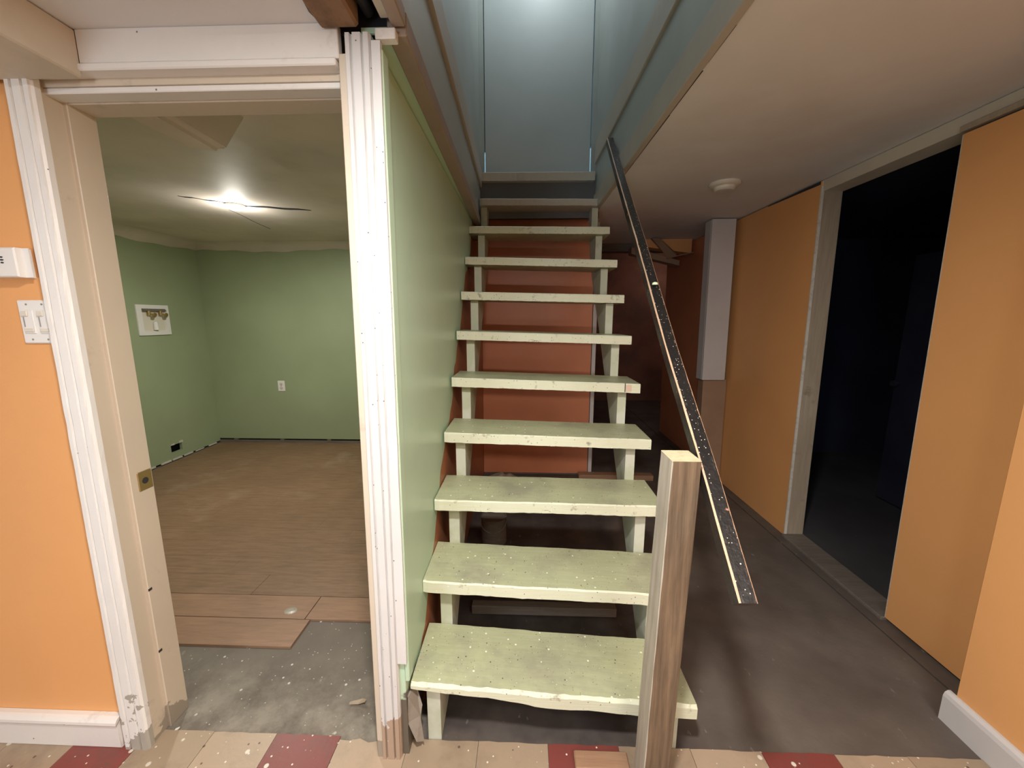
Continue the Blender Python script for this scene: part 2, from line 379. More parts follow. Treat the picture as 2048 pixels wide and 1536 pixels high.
# jambs: left reveal with raised stop, right one seen edge-on
def lj(x): return x
bm = bmesh.new(); bx(bm, -1.36, -1.290, 1.068, 1.212, 0, 2.10, lean=.008, bev=.002); link('jamb', bm, M['jamb'], d1)
bm = bmesh.new(); bx(bm, -1.292, -1.279, 1.128, 1.203, .0, 2.07, lean=.008, bev=.002); link('stop', bm, M['jamb'], d1)
bm = bmesh.new(); bx(bm, -.490, -.462, 1.056, 1.20, 0, 2.11, lean=.012, bev=.002); link('jamb', bm, M['jamb'], d1)
bm = bmesh.new(); bx(bm, -.50, -.488, 1.12, 1.19, 0, 2.06, lean=.012, bev=.002); link('stop', bm, M['jamb'], d1)
# strike plate on the left jamb
sp_ = box('strike_plate', (-1.2795, -1.275, 1.150, 1.198, .90, .965), M['brass'], d1, lean=.008, bev=.002)
bm = bmesh.new(); lathe(bm, (0, 0, 0), [(.0105, -.001), (.0105, .001)], 14)
bmesh.ops.rotate(bm, verts=bm.verts, cent=(0, 0, 0), matrix=__import__('mathutils').Matrix.Rotation(pi/2, 3, 'Y'))
bmesh.ops.translate(bm, verts=bm.verts, vec=(-1.2672, 1.172, .932)); link('latch_hole', bm, M['slot'], sp_)
for z in (.31, .55):
    box('nail_hole', (-1.2795, -1.2775, 1.128, 1.140, z, z+.008), M['slot'], d1, lean=.008)
# header: fascia, moulding, recess, head jamb
box('fascia_board', (-1.126, -.462, 1.052, 1.075, 2.098, 2.175), M['white'], d1, bev=.002)
box('head_moulding', (-1.30, -.469, 1.046, 1.085, 2.080, 2.097), M['white'], d1, bev=.003)
box('head_jamb', (-1.30, -.47, 1.083, 1.205, 2.064, 2.10), M['jamb'], d1)
box('head_stop', (-1.29, -.475, 1.086, 1.13, 2.049, 2.0635), M['white'], d1, bev=.002)
box('head_stop', (-1.29, -.475, 1.131, 1.203, 2.046, 2.0635), M['jamb'], d1, bev=.002)
box('wall_header', (-1.29, -.50, 1.09, 1.20, 2.102, 2.30), M['orange'], d1)
# baseboard left, with half-round cap
bm = bmesh.new()
prof = [(1.056, .0), (1.052, .006), (1.052, .094), (1.046, .097), (1.043, .104), (1.044, .113), (1.050, .121), (1.060, .125), (1.074, .125), (1.074, 0)]
L0 = [bm.verts.new((-2.8, y, z)) for y, z in prof]; L1 = [bm.verts.new((-1.379-.006*(z < .095), y, z)) for y, z in prof]
for i in range(len(prof)): bm.faces.new((L0[i], L0[(i+1) % len(prof)], L1[(i+1) % len(prof)], L1[i]))
bm.faces.new(L0); bm.faces.new(L1[::-1])
bb = link('baseboard_left', bm, M['white']); tag(bb, 'white baseboard with rounded cap under the orange left wall', 'baseboard', kind='structure')

# ------------------------------------------------------------------ stair wall (green over shaded orange)
ws = box('wall_stair', (-.440, -.386, 1.068, 6.9, 0, 2.156), M['stair_wall'])
tag(ws, 'green painted wall beside the staircase', 'wall', kind='structure')
box('corner_strip', (-.386, -.372, 1.060, 1.10, .30, 2.12), M['stair_wall'], ws, lean=.008, bev=.002)
box('room_face', (-.50, -.441, 1.21, 4.4, 0, 2.27), M['green'], ws)
# hanging torn drywall near the floor
bm = bmesh.new(); pr_ = [(-.383, 1.075, .22), (-.372, 1.13, .215), (-.345, 1.105, .16), (-.352, 1.09, .09), (-.338, 1.085, .035), (-.36, 1.07, .05), (-.388, 1.075, .12)]
v0 = [bm.verts.new(p) for p in pr_]; v1 = [bm.verts.new((p[0]-.006, p[1]+.008, p[2])) for p in pr_]
c0 = bm.verts.new((-.350, 1.093, .13)); c1 = bm.verts.new((-.358, 1.102, .13))
for i in range(7):
    j = (i+1) % 7; bm.faces.new((v0[i], v0[j], c0)); bm.faces.new((v1[j], v1[i], c1)); bm.faces.new((v0[j], v0[i], v1[i], v1[j]))
link('torn_drywall', bm, M['torn'], ws)

# ------------------------------------------------------------------ stairwell shaft
sl = empty('wall_stairwell_left', (-.33, 2, 2.15), 'grey green left wall and trim boards of the stairwell shaft', 'wall', kind='structure')
sr = empty('wall_stairwell_right', (.56, 2, 2.27), 'grey green right wall and trim boards of the stairwell shaft', 'wall', kind='structure')
sf = empty('wall_stairwell_front', (.12, .42, 2.2), 'front wall of the stairwell shaft above the camera', 'wall', kind='structure')
sc = empty('ceiling_stairwell', (.12, 2, 4.9), 'upper ceiling of the stairwell', 'ceiling', kind='structure')
lf_ = empty('floor_landing', (.1, 3.3, 2.3), 'landing behind the uppermost tread', 'floor', kind='structure')
LK = -.021; RK = -.020       # the shaft narrows slightly toward the door
def lx(d): return -.300+.021*1.1-d
def rx(d): return .563+.020*1.2+d
Y0, Y1 = .45, 3.14
box('soffit_strip', (lx(.11), lx(.0455), 1.07, Y1, 2.160, 2.173), M['stair_wall'], sl, skew=LK)     # green underside beside the opening
box('opening_board', (lx(.045), lx(-.004), 1.068, Y1, 2.152, 2.205), M['brown_trim'], sl, skew=LK, bev=.003)
box('opening_board', (lx(.03), lx(-.004), Y0, 1.060, 2.165, 2.205), M['brown_trim'], sl, skew=LK, bev=.003)
box('recess_board', (lx(.03), lx(.006), Y0, Y1, 2.206, 2.45), M['shaft'], sl, skew=LK)
box('trim_board', (lx(.03), lx(-.008), Y0, Y1, 2.451, 2.575), M['shaft_trim'], sl, skew=LK, bev=.004)
box('shaft_side', (lx(.05), lx(.012), Y0, 3.3, 2.576, 4.9), M['shaft'], sl, skew=LK)
box('opening_board', (rx(-.012), rx(.02), Y0, Y1, 2.266, 2.385), M['shaft_trim'], sr, skew=RK, bev=.004)
box('recess_board', (rx(0), rx(.03), Y0, Y1, 2.386, 2.604), M['shaft'], sr, skew=RK)
box('trim_board', (rx(-.012), rx(.03), Y0, Y1, 2.605, 2.755), M['shaft_trim'], sr, skew=RK, bev=.004)
box('shaft_side', (rx(.002), rx(.05), Y0, 3.3, 2.756, 4.9), M['shaft'], sr, skew=RK)
box('shaft_front', (-.40, .66, Y0-.05, Y0, 2.20, 4.9), M['shaft'], sf)
box('shaft_top', (-.42, .68, Y0-.05, 3.35, 4.9, 4.95), M['ceiling'], sc)
box('shaft_front', (-.31, .66, -.40, Y0-.06, 2.27, 2.30), M['ceiling'], sf)
box('riser_board', (-.37, .56, 3.135, 3.155, 2.226, 2.48), M['dark_board'], lf_)
box('landing_floor', (-.55, .75, 3.157, 3.60, 2.30, 2.543), M['shaft'], lf_)
# door at the head of the stairs, closed, with light showing through its gaps
d2 = empty('door_2', (.09, 3.22, 2.55), 'closed grey green door at the head of the stairs', 'door', kind='structure')
DX0, DX1 = -.318, .492
box('door_panel', (DX0+.004, DX1-.005, 3.20, 3.235, 2.552, 4.58), M['door'], d2, bev=.002)
box('side_jamb', (-.42, DX0-.001, 3.19, 3.27, 2.546, 4.6), M['shaft'], d2)
box('side_jamb', (DX1+.001, .60, 3.19, 3.27, 2.546, 4.6), M['shaft'], d2)
box('head_jamb', (-.42, .60, 3.19, 3.27, 4.6, 4.88), M['shaft'], d2)
box('door_stop', (DX0-.002, DX0+.006, 3.236, 3.25, 2.74, 4.58), M['shaft'], d2)
box('door_stop', (DX1-.0045, DX1+.002, 3.236, 3.25, 2.76, 4.58), M['shaft'], d2)
box('daylight_panel', (-.55, .75, 3.55, 3.57, 2.56, 4.7), M['daylight'], d2)  # glowing panel added to send daylight through the door gaps

# ------------------------------------------------------------------ staircase
st = empty('staircase', (.1, 1.1, 0), 'open wooden staircase with worn olive green treads and no risers', 'staircase')
T = [(-.379, .257, .576, .203, 1.09), (-.384, .482, .576, .447, 1.30), (-.381, .708, .580, .696, 1.51), (-.375, .942, .582, .917, 1.715),
     (-.374, 1.169, .581, 1.141, 1.925), (-.377, 1.398, .579, 1.372, 2.12), (-.379, 1.623, .577, 1.601, 2.315), (-.382, 1.851, .573, 1.827, 2.515),
     (-.385, 2.086, .566, 2.074, 2.745), (-.333, 2.321, .514, 2.311, 2.95), (-.336, 2.545, .512, 2.541, 3.09)]
bev_ = .005
for i, (xl, zl, xr, zr, y0) in enumerate(T):
    n = 48; dp = .268 if i < 9 else .20; th = .047
    if i == 10: dp = .10; th = .062
    bm = bmesh.new(); rings = []
    wob = [random.uniform(-1, 1) for _ in range(n+1)]
    for k in range(n+1):
        t = k/n; x = xl+(xr-xl)*t; z = zl+(zr-zl)*t
        w1 = sum(sin(t*f+ph)*a for f, ph, a in ((9+i, i, .0012), (23, i*2, .0009), (51, i*3, .0007)))+wob[k]*.0007
        th2 = th+wob[(k*7) % n]*.0008
        if i == 0:            # worn lowest tread: thin and broken at the left, thicker to the right
            th2 = .024+.030*min(1, max(0, (t-.05)/.5))+.003*sin(t*17)
        e = .004+.002*abs(wob[(k*3) % n])
        if i == 0: e *= 1.8
        c = 0
        if k in (0,): c = .003
        pr = [(y0+c+w1+.003*(i == 0), z-th2), (y0+c+w1, z-th2+.003), (y0+c+w1, z-e), (y0+c+w1+e, z), (y0+.09, z), (y0+dp-.004+w1, z), (y0+dp+w1, z-.004), (y0+dp+w1, z-th)]
        rings.append([bm.verts.new((x, yy_, zz)) for yy_, zz in pr])
    m_ = 8
    for a, b in zip(rings, rings[1:]):
        for j in range(m_):
            f = bm.faces.new((a[j], a[(j+1) % m_], b[(j+1) % m_], b[j])); f.material_index = 1 if j in (0, 1, 2) else 0
    bm.faces.new(rings[0][::-1]).material_index = 1; bm.faces.new(rings[-1]).material_index = 1
    bmesh.ops.recalc_face_normals(bm, faces=bm.faces)
    tr = link('tread', bm, [M['tread'], M['nosing']] if i < 9 else [M['shaft_trim'], M['shaft_trim']], st)
    if i == 0: tr['label'] = 'lowest tread with chipped splintered front edge'
# sawtooth stringers
def stringer(x0, x1, z_at):
    ys = [1.118]+[T[i][4]+.060 for i in range(1, 9)]+[T[9][4]+.055, 3.13]
    tops = [z_at(i)-.048 for i in range(10)]
    low = [-.25]+[tops[i]-.15 for i in range(10)]          # lower edge under each inner corner
    low[0] = -.10
    bm = bmesh.new(); foot = 1.118+.05
    def quad(ya, yb, za, zb, top):
        za = max(0, za); zb = max(0, zb)
        hexa(bm, [(x0, ya, za), (x1, ya, za), (x1, yb, zb), (x0, yb, zb), (x0, ya, top), (x1, ya, top), (x1, yb, top), (x0, yb, top)])
    for i in range(10): quad(ys[i], ys[i+1], low[i], low[i+1], tops[i])
    return link('stringer', bm, M['stringer'], st)
def zat(xx): return lambda i: T[i][1]+(T[i][3]-T[i][1])*((xx-T[i][0])/(T[i][2]-T[i][0]))
stringer(-.332, -.286, lambda i: min(zat(-.332)(i), zat(-.286)(i)))
stringer(.484, .528, lambda i: min(zat(.484)(i), zat(.528)(i)))

# newel post
bm = bmesh.new()
column_profile(bm, lambda z: [(.360+.019*z/1.1+a*.076, .952+b*.086) for a, b in ((.03, 0), (.97, 0), (1, .03), (1, .97), (.97, 1), (.03, 1), (0, .97), (0, .03))],
               [0]+[i*.06 for i in range(1, 18)]+[1.098, 1.104], .0008)
bm.faces.ensure_lookup_table()
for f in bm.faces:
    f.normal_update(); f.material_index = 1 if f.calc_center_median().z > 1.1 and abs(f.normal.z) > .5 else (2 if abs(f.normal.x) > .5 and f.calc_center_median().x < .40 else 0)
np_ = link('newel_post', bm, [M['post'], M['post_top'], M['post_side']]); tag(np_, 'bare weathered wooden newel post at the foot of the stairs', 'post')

# handrail: chipped black square rail
path = [(.464, .752, .862), (.464, .985, 1.095), (.466, 1.30, 1.378), (.470, 1.74, 1.805), (.480, 2.06, 2.08), (.496, 2.60, 2.56)]
def rail():
    bm = bmesh.new(); uvl = bm.loops.layers.uv.new('UVMap')
    W_, H_ = .041, .042
    fine = []
    for (a, b) in zip(path, path[1:]):
        for k in range(8): fine.append(Vector(a).lerp(Vector(b), k/8))
    fine.append(Vector(path[-1]))
    rings = []; L = 0
    for k, p in enumerate(fine):
        d = (fine[min(k+1, len(fine)-1)]-fine[max(k-1, 0)]).normalized(); up = Vector((0, -d.z, d.y)).normalized()
        X = Vector((1, 0, 0)); c = .004
        j = lambda: random.uniform(-.0006, .0006)
        prof = [X*c+X*j(), X*(W_-c), X*W_-up*c, X*W_-up*(H_-c), X*(W_-c)-up*H_, X*c-up*H_, -up*(H_-c)+X*j(), -up*c+X*j()]
        rings.append([bm.verts.new(p+q) for q in prof])
    for k, (a, b) in enumerate(zip(rings, rings[1:])):
        for j in range(8):
            f = bm.faces.new((a[j], a[(j+1) % 8], b[(j+1) % 8], b[j]))
            us = {0: (0.08, .92), 1: (.92, 1), 7: (0, .04)}.get(j, (.5, .5))
            f.material_index = 0 if j in (0, 1, 7) else 1
            uu = [us[0], us[1], us[1], us[0]]
            for l, u in zip(f.loops, uu): l[uvl].uv = (u, k)
    f = bm.faces.new(rings[0][::-1]); f.material_index = 1
    f = bm.faces.new(rings[-1]); f.material_index = 1
    return link('handrail', bm, [M['rail'], M['rail_side']])
hr = rail(); 
bm = bmesh.new(); lathe(bm, (.487, 1.505, 1.5945), [(.011, -.004), (.010, .003), (.004, .006)], 14); link('paint_blob', bm, M['blob'], hr)
tag(hr, 'sloping black handrail with chipped paint right of the stairs', 'handrail')

# ------------------------------------------------------------------ right-hand side of the hallway
LE = -.018
wr = empty('wall_right', (1.8, 2, 0), 'orange hallway wall on the right with an open doorway', 'wall', kind='structure')
box('drywall_panel', (1.783, 1.796, 1.15, 1.738, .012, 2.19), M['orange'], wr, lean=LE)
box('drywall_edge', (1.785, 1.798, 1.7385, 1.744, .012, 2.19), M['plaster'], wr, lean=LE)
box('wall_stud', (1.797, 1.915, 1.15, 1.735, .0, 2.19), M['stud'], wr, lean=LE)
box('drywall_panel', (1.783, 1.796, 2.493, 3.42, .0, 2.262), M['orange'], wr, lean=LE)
box('drywall_panel', (1.783, 1.796, 3.421, 4.98, .0, 2.262), M['orange_red'], wr, lean=LE)
box('drywall_edge', (1.781, 1.797, 2.486, 2.4925, .0, 2.235), M['plaster'], wr, lean=LE)
box('wall_stud', (1.798, 1.908, 2.489, 2.60, .0, 2.235), M['stud'], wr, lean=LE, bev=.002)
box('wall_core', (1.797, 1.905, 2.601, 4.98, .0, 2.26), M['oldwood'], wr, lean=LE)
box('door_header', (1.79, 1.91, 1.15, 2.489, 2.205, 2.268), M['soffit'], wr, lean=LE, bev=.002)
box('top_plate', (1.79, 1.91, 2.49, 2.61, 2.236, 2.268), M['plaster'], wr, lean=LE, bev=.003)
box('broken_edge', (1.735+.038, 1.80, 1.2, 1.75, 2.20, 2.222), M['stud'], wr, lean=LE, bev=.003)
wn = box('wall_near', (1.57, 1.90, -3.0, 1.24, 0, 2.27), M['orange'], bev=.003)
tag(wn, 'orange wall projecting at the right edge with a white baseboard', 'wall', kind='structure')
bm = bmesh.new(); prof = [(1.546, 0), (1.546, .098), (1.550, .112), (1.560, .120), (1.569, .120), (1.569, 0)]
L0 = [bm.verts.new((x, -3.0, z)) for x, z in prof]; L1 = [bm.verts.new((x, 1.258, z)) for x, z in prof]
for i in range(len(prof)): bm.faces.new((L0[i], L0[(i+1) % len(prof)], L1[(i+1) % len(prof)], L1[i]))
bm.faces.new(L0); bm.faces.new(L1[::-1])
tag(link('baseboard_right', bm, M['white_panel']), 'white baseboard along the near orange wall on the right', 'baseboard', kind='structure')
# boxed column by the wall
pc = empty('trim_3', (1.63, 3.4, 0), 'white boxed pipe cover ending halfway down the hallway wall', 'pipe cover', kind='structure')
box('white_board', (1.553, 1.745, 3.345, 3.365, .94, 2.262), M['white_panel'], pc, lean=LE, bev=.003)
box('side_board', (1.553, 1.566, 3.366, 3.47, .94, 2.262), M['white_panel'], pc, lean=LE, bev=.003)
box('lower_board', (1.575, 1.775, 3.375, 3.39, .0, .94), M['tan_panel'], pc, lean=LE)
box('lower_side', (1.575, 1.588, 3.391, 3.47, .0, .94), M['tan_panel'], pc, lean=LE)
# ceiling smoke detector
bm = bmesh.new(); lathe(bm, (1.20, 2.535, 2.27), [(.088, 0), (.088, -.010), (.080, -.018), (.064, -.024), (.060, -.036), (.050, -.044), (.0, -.046) if 0 else (.01, -.046)], 36)
sd = link('smoke_detector', bm, M['plastic_cream'], smooth=False, origin=Vector((1.2, 2.535, 2.27)))
tag(sd, 'round white smoke detector on the ceiling over the hallway', 'smoke detector')
bm = bmesh.new(); lathe(bm, (1.20, 2.535, 2.224), [(.043, .0), (.043, -.0012)], 30); link('vent_ring', bm, M['white_panel'], sd)

# dark room beyond the doorway
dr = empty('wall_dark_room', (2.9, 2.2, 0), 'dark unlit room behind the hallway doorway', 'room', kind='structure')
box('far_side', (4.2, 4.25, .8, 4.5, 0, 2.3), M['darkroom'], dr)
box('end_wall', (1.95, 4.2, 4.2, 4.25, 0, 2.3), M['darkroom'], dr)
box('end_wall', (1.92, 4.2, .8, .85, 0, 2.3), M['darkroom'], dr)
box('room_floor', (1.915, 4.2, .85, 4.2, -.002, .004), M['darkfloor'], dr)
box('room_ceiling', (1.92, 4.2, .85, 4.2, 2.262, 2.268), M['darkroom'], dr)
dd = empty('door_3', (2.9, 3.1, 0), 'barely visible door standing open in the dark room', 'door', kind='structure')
box('door_leaf', (2.90, 2.935, 2.30, 3.08, .02, 1.93), M['darkroom'], dd, bev=.004)  # dark colour on a white door: the room's gloom is painted in
bm = bmesh.new(); cyl(bm, (2.90, 3.04, .97), (2.86, 3.04, .97), .012); cyl(bm, (2.87, 3.04, .97), (2.845, 3.04, .97), .026, .02); link('door_handle', bm, M['darkroom'], dd)

# far end of the hallway
wf = empty('wall_far', (1.4, 6.9, 0), 'dim reddish wall at the far end of the hallway', 'wall', kind='structure')
box('end_wall', (-.38, 3.2, 6.9, 6.95, 0, 2.64), M['rust'], wf)
box('side_wall', (3.0, 3.05, 4.99, 6.9, 0, 2.64), M['rust'], wf)
box('return_wall', (1.80, 3.0, 4.95, 4.99, 0, 2.3), M['rust'], wf)
box('dark_beam', (.62, 1.80, 4.42, 4.56, 2.19, 2.62), M['oldwood'], wf, bev=.004)
bh = empty('trim_4', (1.5, 4.25, 2.1), 'orange bulkhead and slanted boards at the hallway ceiling end', 'bulkhead', kind='structure')
bm = bmesh.new(); hexa(bm, [(1.22, 4.20, 2.20), (1.71, 4.20, 2.13), (1.71, 4.34, 2.13), (1.22, 4.34, 2.20), (1.22, 4.20, 2.27), (1.71, 4.20, 2.27), (1.71, 4.34, 2.27), (1.22, 4.34, 2.27)]); link('orange_bulkhead', bm, M['orange'], bh)
bm = bmesh.new(); hexa(bm, [(1.27, 4.10, 2.262), (1.34, 4.10, 2.262), (1.56, 4.18, 2.10), (1.46, 4.18, 2.09), (1.27, 4.16, 2.268), (1.34, 4.16, 2.268), (1.56, 4.198, 2.13), (1.46, 4.198, 2.12)]); link('slanted_board', bm, M['tan_panel'], bh)
bm = bmesh.new(); hexa(bm, [(1.10, 4.21, 2.13), (1.60, 4.21, 2.01), (1.60, 4.33, 2.01), (1.10, 4.33, 2.13), (1.10, 4.21, 2.195), (1.60, 4.21, 2.06), (1.60, 4.33, 2.06), (1.10, 4.33, 2.195)]); link('lower_board', bm, M['tan_panel'], bh)
bm = bmesh.new(); hexa(bm, [(1.46, 4.17, 2.075), (1.72, 4.17, 2.13), (1.72, 4.205, 2.13), (1.46, 4.205, 2.075), (1.46, 4.17, 2.085), (1.72, 4.17, 2.14), (1.72, 4.205, 2.14), (1.46, 4.205, 2.085)]); link('ledge_board', bm, M['tan_panel'], bh)

# orange panel wall below the stairhead
wu = empty('wall_under_stairs', (.1, 3.5, 0), 'orange panel wall behind the open treads', 'wall', kind='structure')
box('orange_panel', (-.384, .592, 3.47, 3.49, .02, 2.298), M['orange_red'], wu)
box('end_strip', (.598, .632, 3.462, 3.56, .02, 2.298), M['white_panel'], wu, bev=.002)
box('wall_core', (-.384, .597, 3.491, 3.57, .0, 2.298), M['oldwood'], wu)
box('side_wall', (.60, .632, 3.57, 6.9, 0, 2.62), M['rust'], wu)
box('top_moulding', (-.384, .592, 3.462, 3.469, 2.14, 2.15), M['lumber'], wu)

# timber, blocks and rag on the floor
tag(box('floor_board', (-.26, .46, 1.70, 1.745, .004, .050), M['oldwood'], bev=.003), 'dusty narrow board lying across the floor under the second tread', 'board')
tag(box('timber', (.50, 1.18, 3.36, 3.44, .0, .05), M['lumber'], bev=.004), 'brown timber on the floor behind the right stringer', 'timber')
tag(box('wood_block', (.172, .350, 1.028, 1.085, .0045, .026), M['lumber'], bev=.004), 'small brown wood strip on the tiles touching the newel post', 'wood strip')
bm = bmesh.new()
ring = []
random.seed(5)
gv = {}
for i in range(13):
    for j in range(9):
        u, v = i/12, j/8; e = min(u, 1-u, v, 1-v)*4
        gv[i, j] = bm.verts.new((-.33+.26*u+random.uniform(-.01, .01), 3.24+.18*v+random.uniform(-.01, .01), .003+min(1, e)*(.035+random.uniform(-.015, .04))))
for i in range(12):
    for j in range(8): bm.faces.new((gv[i, j], gv[i+1, j], gv[i+1, j+1], gv[i, j+1]))
rg = link('rag', bm, M['cloth'], smooth=True); sm = rg.modifiers.new('s', 'SUBSURF'); sm.levels = 1; sm.render_levels = 1
so = rg.modifiers.new('t', 'SOLIDIFY'); so.thickness = .004
tag(rg, 'crumpled dusty rag on the floor against the orange panel', 'rag')
# a tin standing in the dark below the steps
bm = bmesh.new(); lathe(bm, (-.20, 2.35, 0), [(.080, .0), (.083, .004), (.082, .17), (.085, .174), (.085, .182), (.079, .182), (.079, .172), (.01, .172)], 28)
bk = link('paint_tin', bm, M['oldwood'], smooth=False); tag(bk, 'dim paint tin standing in the dark below the left steps', 'paint tin')
bm = bmesh.new()
for k in range(16):
    a0, a1 = pi*k/16, pi*(k+1)/16
    cyl(bm, (-.20+.084*cos(a0), 2.32-.05*sin(a0), .165-.06*sin(a0)), (-.20+.084*cos(a1), 2.32-.05*sin(a1), .165-.06*sin(a1)), .002, seg=6)
link('handle', bm, M['metal'], bk)

# ------------------------------------------------------------------ green back room
bw = box('wall_back', (-3.70, -.50, 4.33, 4.40, .05, 2.27), M['green'])
tag(bw, 'green rear wall of the room beyond the doorway, cut off above the floor', 'wall', kind='structure')
box('bottom_plate', (-3.70, -.50, 4.335, 4.40, .0, .028), M['oldwood'], bw)
for x in (-3.5, -2.93, -2.36, -1.80, -1.2, -.7): box('stud', (x, x+.045, 4.345, 4.39, .028, .05), M['stud'], bw)
box('backing', (-3.7, -.5, 4.401, 4.41, 0, 2.27), M['cavity'], bw)
# left wall of that room with an irregular hole
gl = empty('wall_back_left', (-3.68, 2.8, 0), 'green left wall of the back room with a small hole near the floor', 'wall', kind='structure')
h0, h1, k0, k1 = 3.695, 3.825, .085, .165
bm = bmesh.new()
for d in ((1.2, h0, .02, 2.27), (h1, 4.33, .02, 2.27), (h0, h1, .02, k0), (h0, h1, k1, 2.27)): bx(bm, -3.69, -3.66, d[0], d[1], d[2], d[3])
link('drywall_face', bm, M['green'], gl)
box('backing', (-3.76, -3.74, 1.2, 4.4, 0, 2.27), M['cavity'], gl)
bm = bmesh.new()
for (a, b) in (((h0, k1), (h0+.045, k1+.014)), ((h1-.03, k1), (h1+.012, k1+.022))): bx(bm, -3.6595, -3.657, a[0], b[0], a[1], b[1])
link('torn_paper', bm, M['plaster'], gl)
bm = bmesh.new()
y = 1.25
while y < 4.3:
    bx(bm, -3.657, -3.645-random.uniform(0, .006), y, y+.11, .009, .018+random.uniform(0, .010)); y += random.uniform(.12, .2)
link('glue_line', bm, M['plaster'], gl)
box('front_return', (-3.7, -1.36, 1.201, 1.215, 0, 2.27), M['green'], gl)
# back-room ceiling with dropped part
cb = box('ceiling_back', (-3.75, -1.27, 1.205, 4.4, 2.27, 2.31), M['ceiling_back'])
tag(cb, 'stained sagging ceiling of the green room', 'ceiling', kind='structure')
box('dropped_panel', (-1.269, -.50, 1.205, 4.4, 2.245, 2.30), M['ceiling_back'], cb, bev=.004)
bm = bmesh.new()      # sagging tape where the ceiling rounds into the rear and left walls
for wall in (0, 1):
    rows = []
    for k in range(61):
        t = k/60; zz = 2.205+.012*sin(k*.23+wall)+.005*sin(k*.9)
        P = [(.17, 2.269), (.10, 2.262), (.045, 2.240), (.008, zz), (.001, zz-.004)]
        rows.append([bm.verts.new((-3.658+d, 1.25+3.08*t, z) if wall == 0 else (-3.65+3.14*t, 4.328-d, z)) for d, z in P])
    for a, b in zip(rows, rows[1:]):
        for j in range(4): bm.faces.new((a[j], a[j+1], b[j+1], b[j]))
tag(link('sagging_tape', bm, M['ceiling_back'], cb, smooth=True), kind='stuff')
bm = bmesh.new(); hexa(bm, [(-1.315, 1.21, 2.115), (-1.18, 1.21, 2.115), (-1.17, 1.60, 2.10), (-1.29, 1.55, 2.10), (-1.335, 1.21, 2.27), (-1.12, 1.21, 2.27), (-1.10, 1.66, 2.27), (-1.33, 1.66, 2.27)])
bmesh.ops.bevel(bm, geom=bm.edges[:], offset=.02, segments=3, affect='EDGES')
link('duct_chase', bm, M['ceiling_back'], cb)
def tear(pts, dz=.0025):
    bm = bmesh.new(); n = len(pts)
    a = [bm.verts.new((x, y-w_, 2.2698)) for x, y, w_ in pts]+[bm.verts.new((x, y+w_, 2.2698)) for x, y, w_ in pts[::-1]]
    b = [bm.verts.new((v.co.x, v.co.y, 2.2698-dz)) for v in a]
    bm.faces.new(a); bm.faces.new(b[::-1])
    for k in range(len(a)): bm.faces.new((a[k], a[(k+1) % len(a)], b[(k+1) % len(a)], b[k]))
    link('ceiling_tear', bm, M['cavity'], cb)
tear([(-2.05+.43*t, 2.88+.14*t+.008*sin(t*13), .004+.018*sin(pi*t)**.8) for t in [i/12 for i in range(13)]])
tear([(-2.31+.25*t, 2.65+.20*t+.01*sin(t*17), .002+.007*abs(sin(t*9))) for t in [i/12 for i in range(13)]])
tear([(-2.22-.10*t, 2.98+.60*t+.03*sin(t*7), .002+.006*t) for t in [i/12 for i in range(13)]])
# bulb fixture
bm = bmesh.new(); lathe(bm, (-2.089, 2.871, 2.27), [(.066, 0), (.066, -.010), (.058, -.014)], 28)
lf = link('ceiling_light', bm, M['plastic'], origin=Vector((-2.089, 2.871, 2.27))); tag(lf, 'glowing round flush light on the ceiling of the green room', 'ceiling light')
bm = bmesh.new(); lathe(bm, (0, 0, 0), [(.056, 0), (.052, -.010), (.035, -.017), (.01, -.020)], 28)
bmesh.ops.translate(bm, verts=bm.verts, vec=(-2.089, 2.871, 2.2555)); bo = link('diffuser', bm, M['bulb'], lf, smooth=True); bo.visible_shadow = True

# recessed washer supply box on the left green wall
wb = empty('supply_box', (-3.66, 3.71, 1.31), 'white recessed washing machine supply box on the left green wall', 'supply box')
fy0, fy1, fz0, fz1 = 3.548, 3.880, 1.305, 1.597
fr = bmesh.new(); iy0, iy1, iz0, iz1 = 3.60, 3.838, 1.345, 1.560
for d in ((fy0, iy0, fz0, fz1), (iy1, fy1, fz0, fz1), (iy0, iy1, fz0, iz0), (iy0, iy1, iz1, fz1)): bx(fr, -3.658, -3.646, *d)
link('frame', fr, M['plastic'], wb)
fr = bmesh.new()
for d in ((-3.658, -3.655, iy0, iy1, iz0, iz1),): bx(fr, *d)
link('recess_back', fr, M['plastic_cream'], wb)
bm = bmesh.new(); hexa(bm, [(-3.654, iy0, iz1-.022), (-3.625, iy0, iz1-.022), (-3.625, iy1, iz1-.022), (-3.654, iy1, iz1-.022), (-3.654, iy0, iz1), (-3.640, iy0, iz1), (-3.640, iy1, iz1), (-3.654, iy1, iz1)]); link('valve_shelf', bm, M['oldwood'], wb)
for y in (3.655, 3.775):
    bm = bmesh.new(); cyl(bm, (-3.635, y, iz1-.02), (-3.635, y, iz1-.062), .013); cyl(bm, (-3.635, y, iz1-.045), (-3.60, y+.02, iz1-.06), .010); cyl(bm, (-3.60, y+.02, iz1-.06), (-3.592, y+.022, iz1-.062), .024, .022)
    link('valve', bm, M['brass'], wb)
bm = bmesh.new(); cyl(bm, (-3.64, 3.715, iz0+.01), (-3.64, 3.715, iz0+.09), .022, .018); link('drain', bm, M['plastic'], wb)

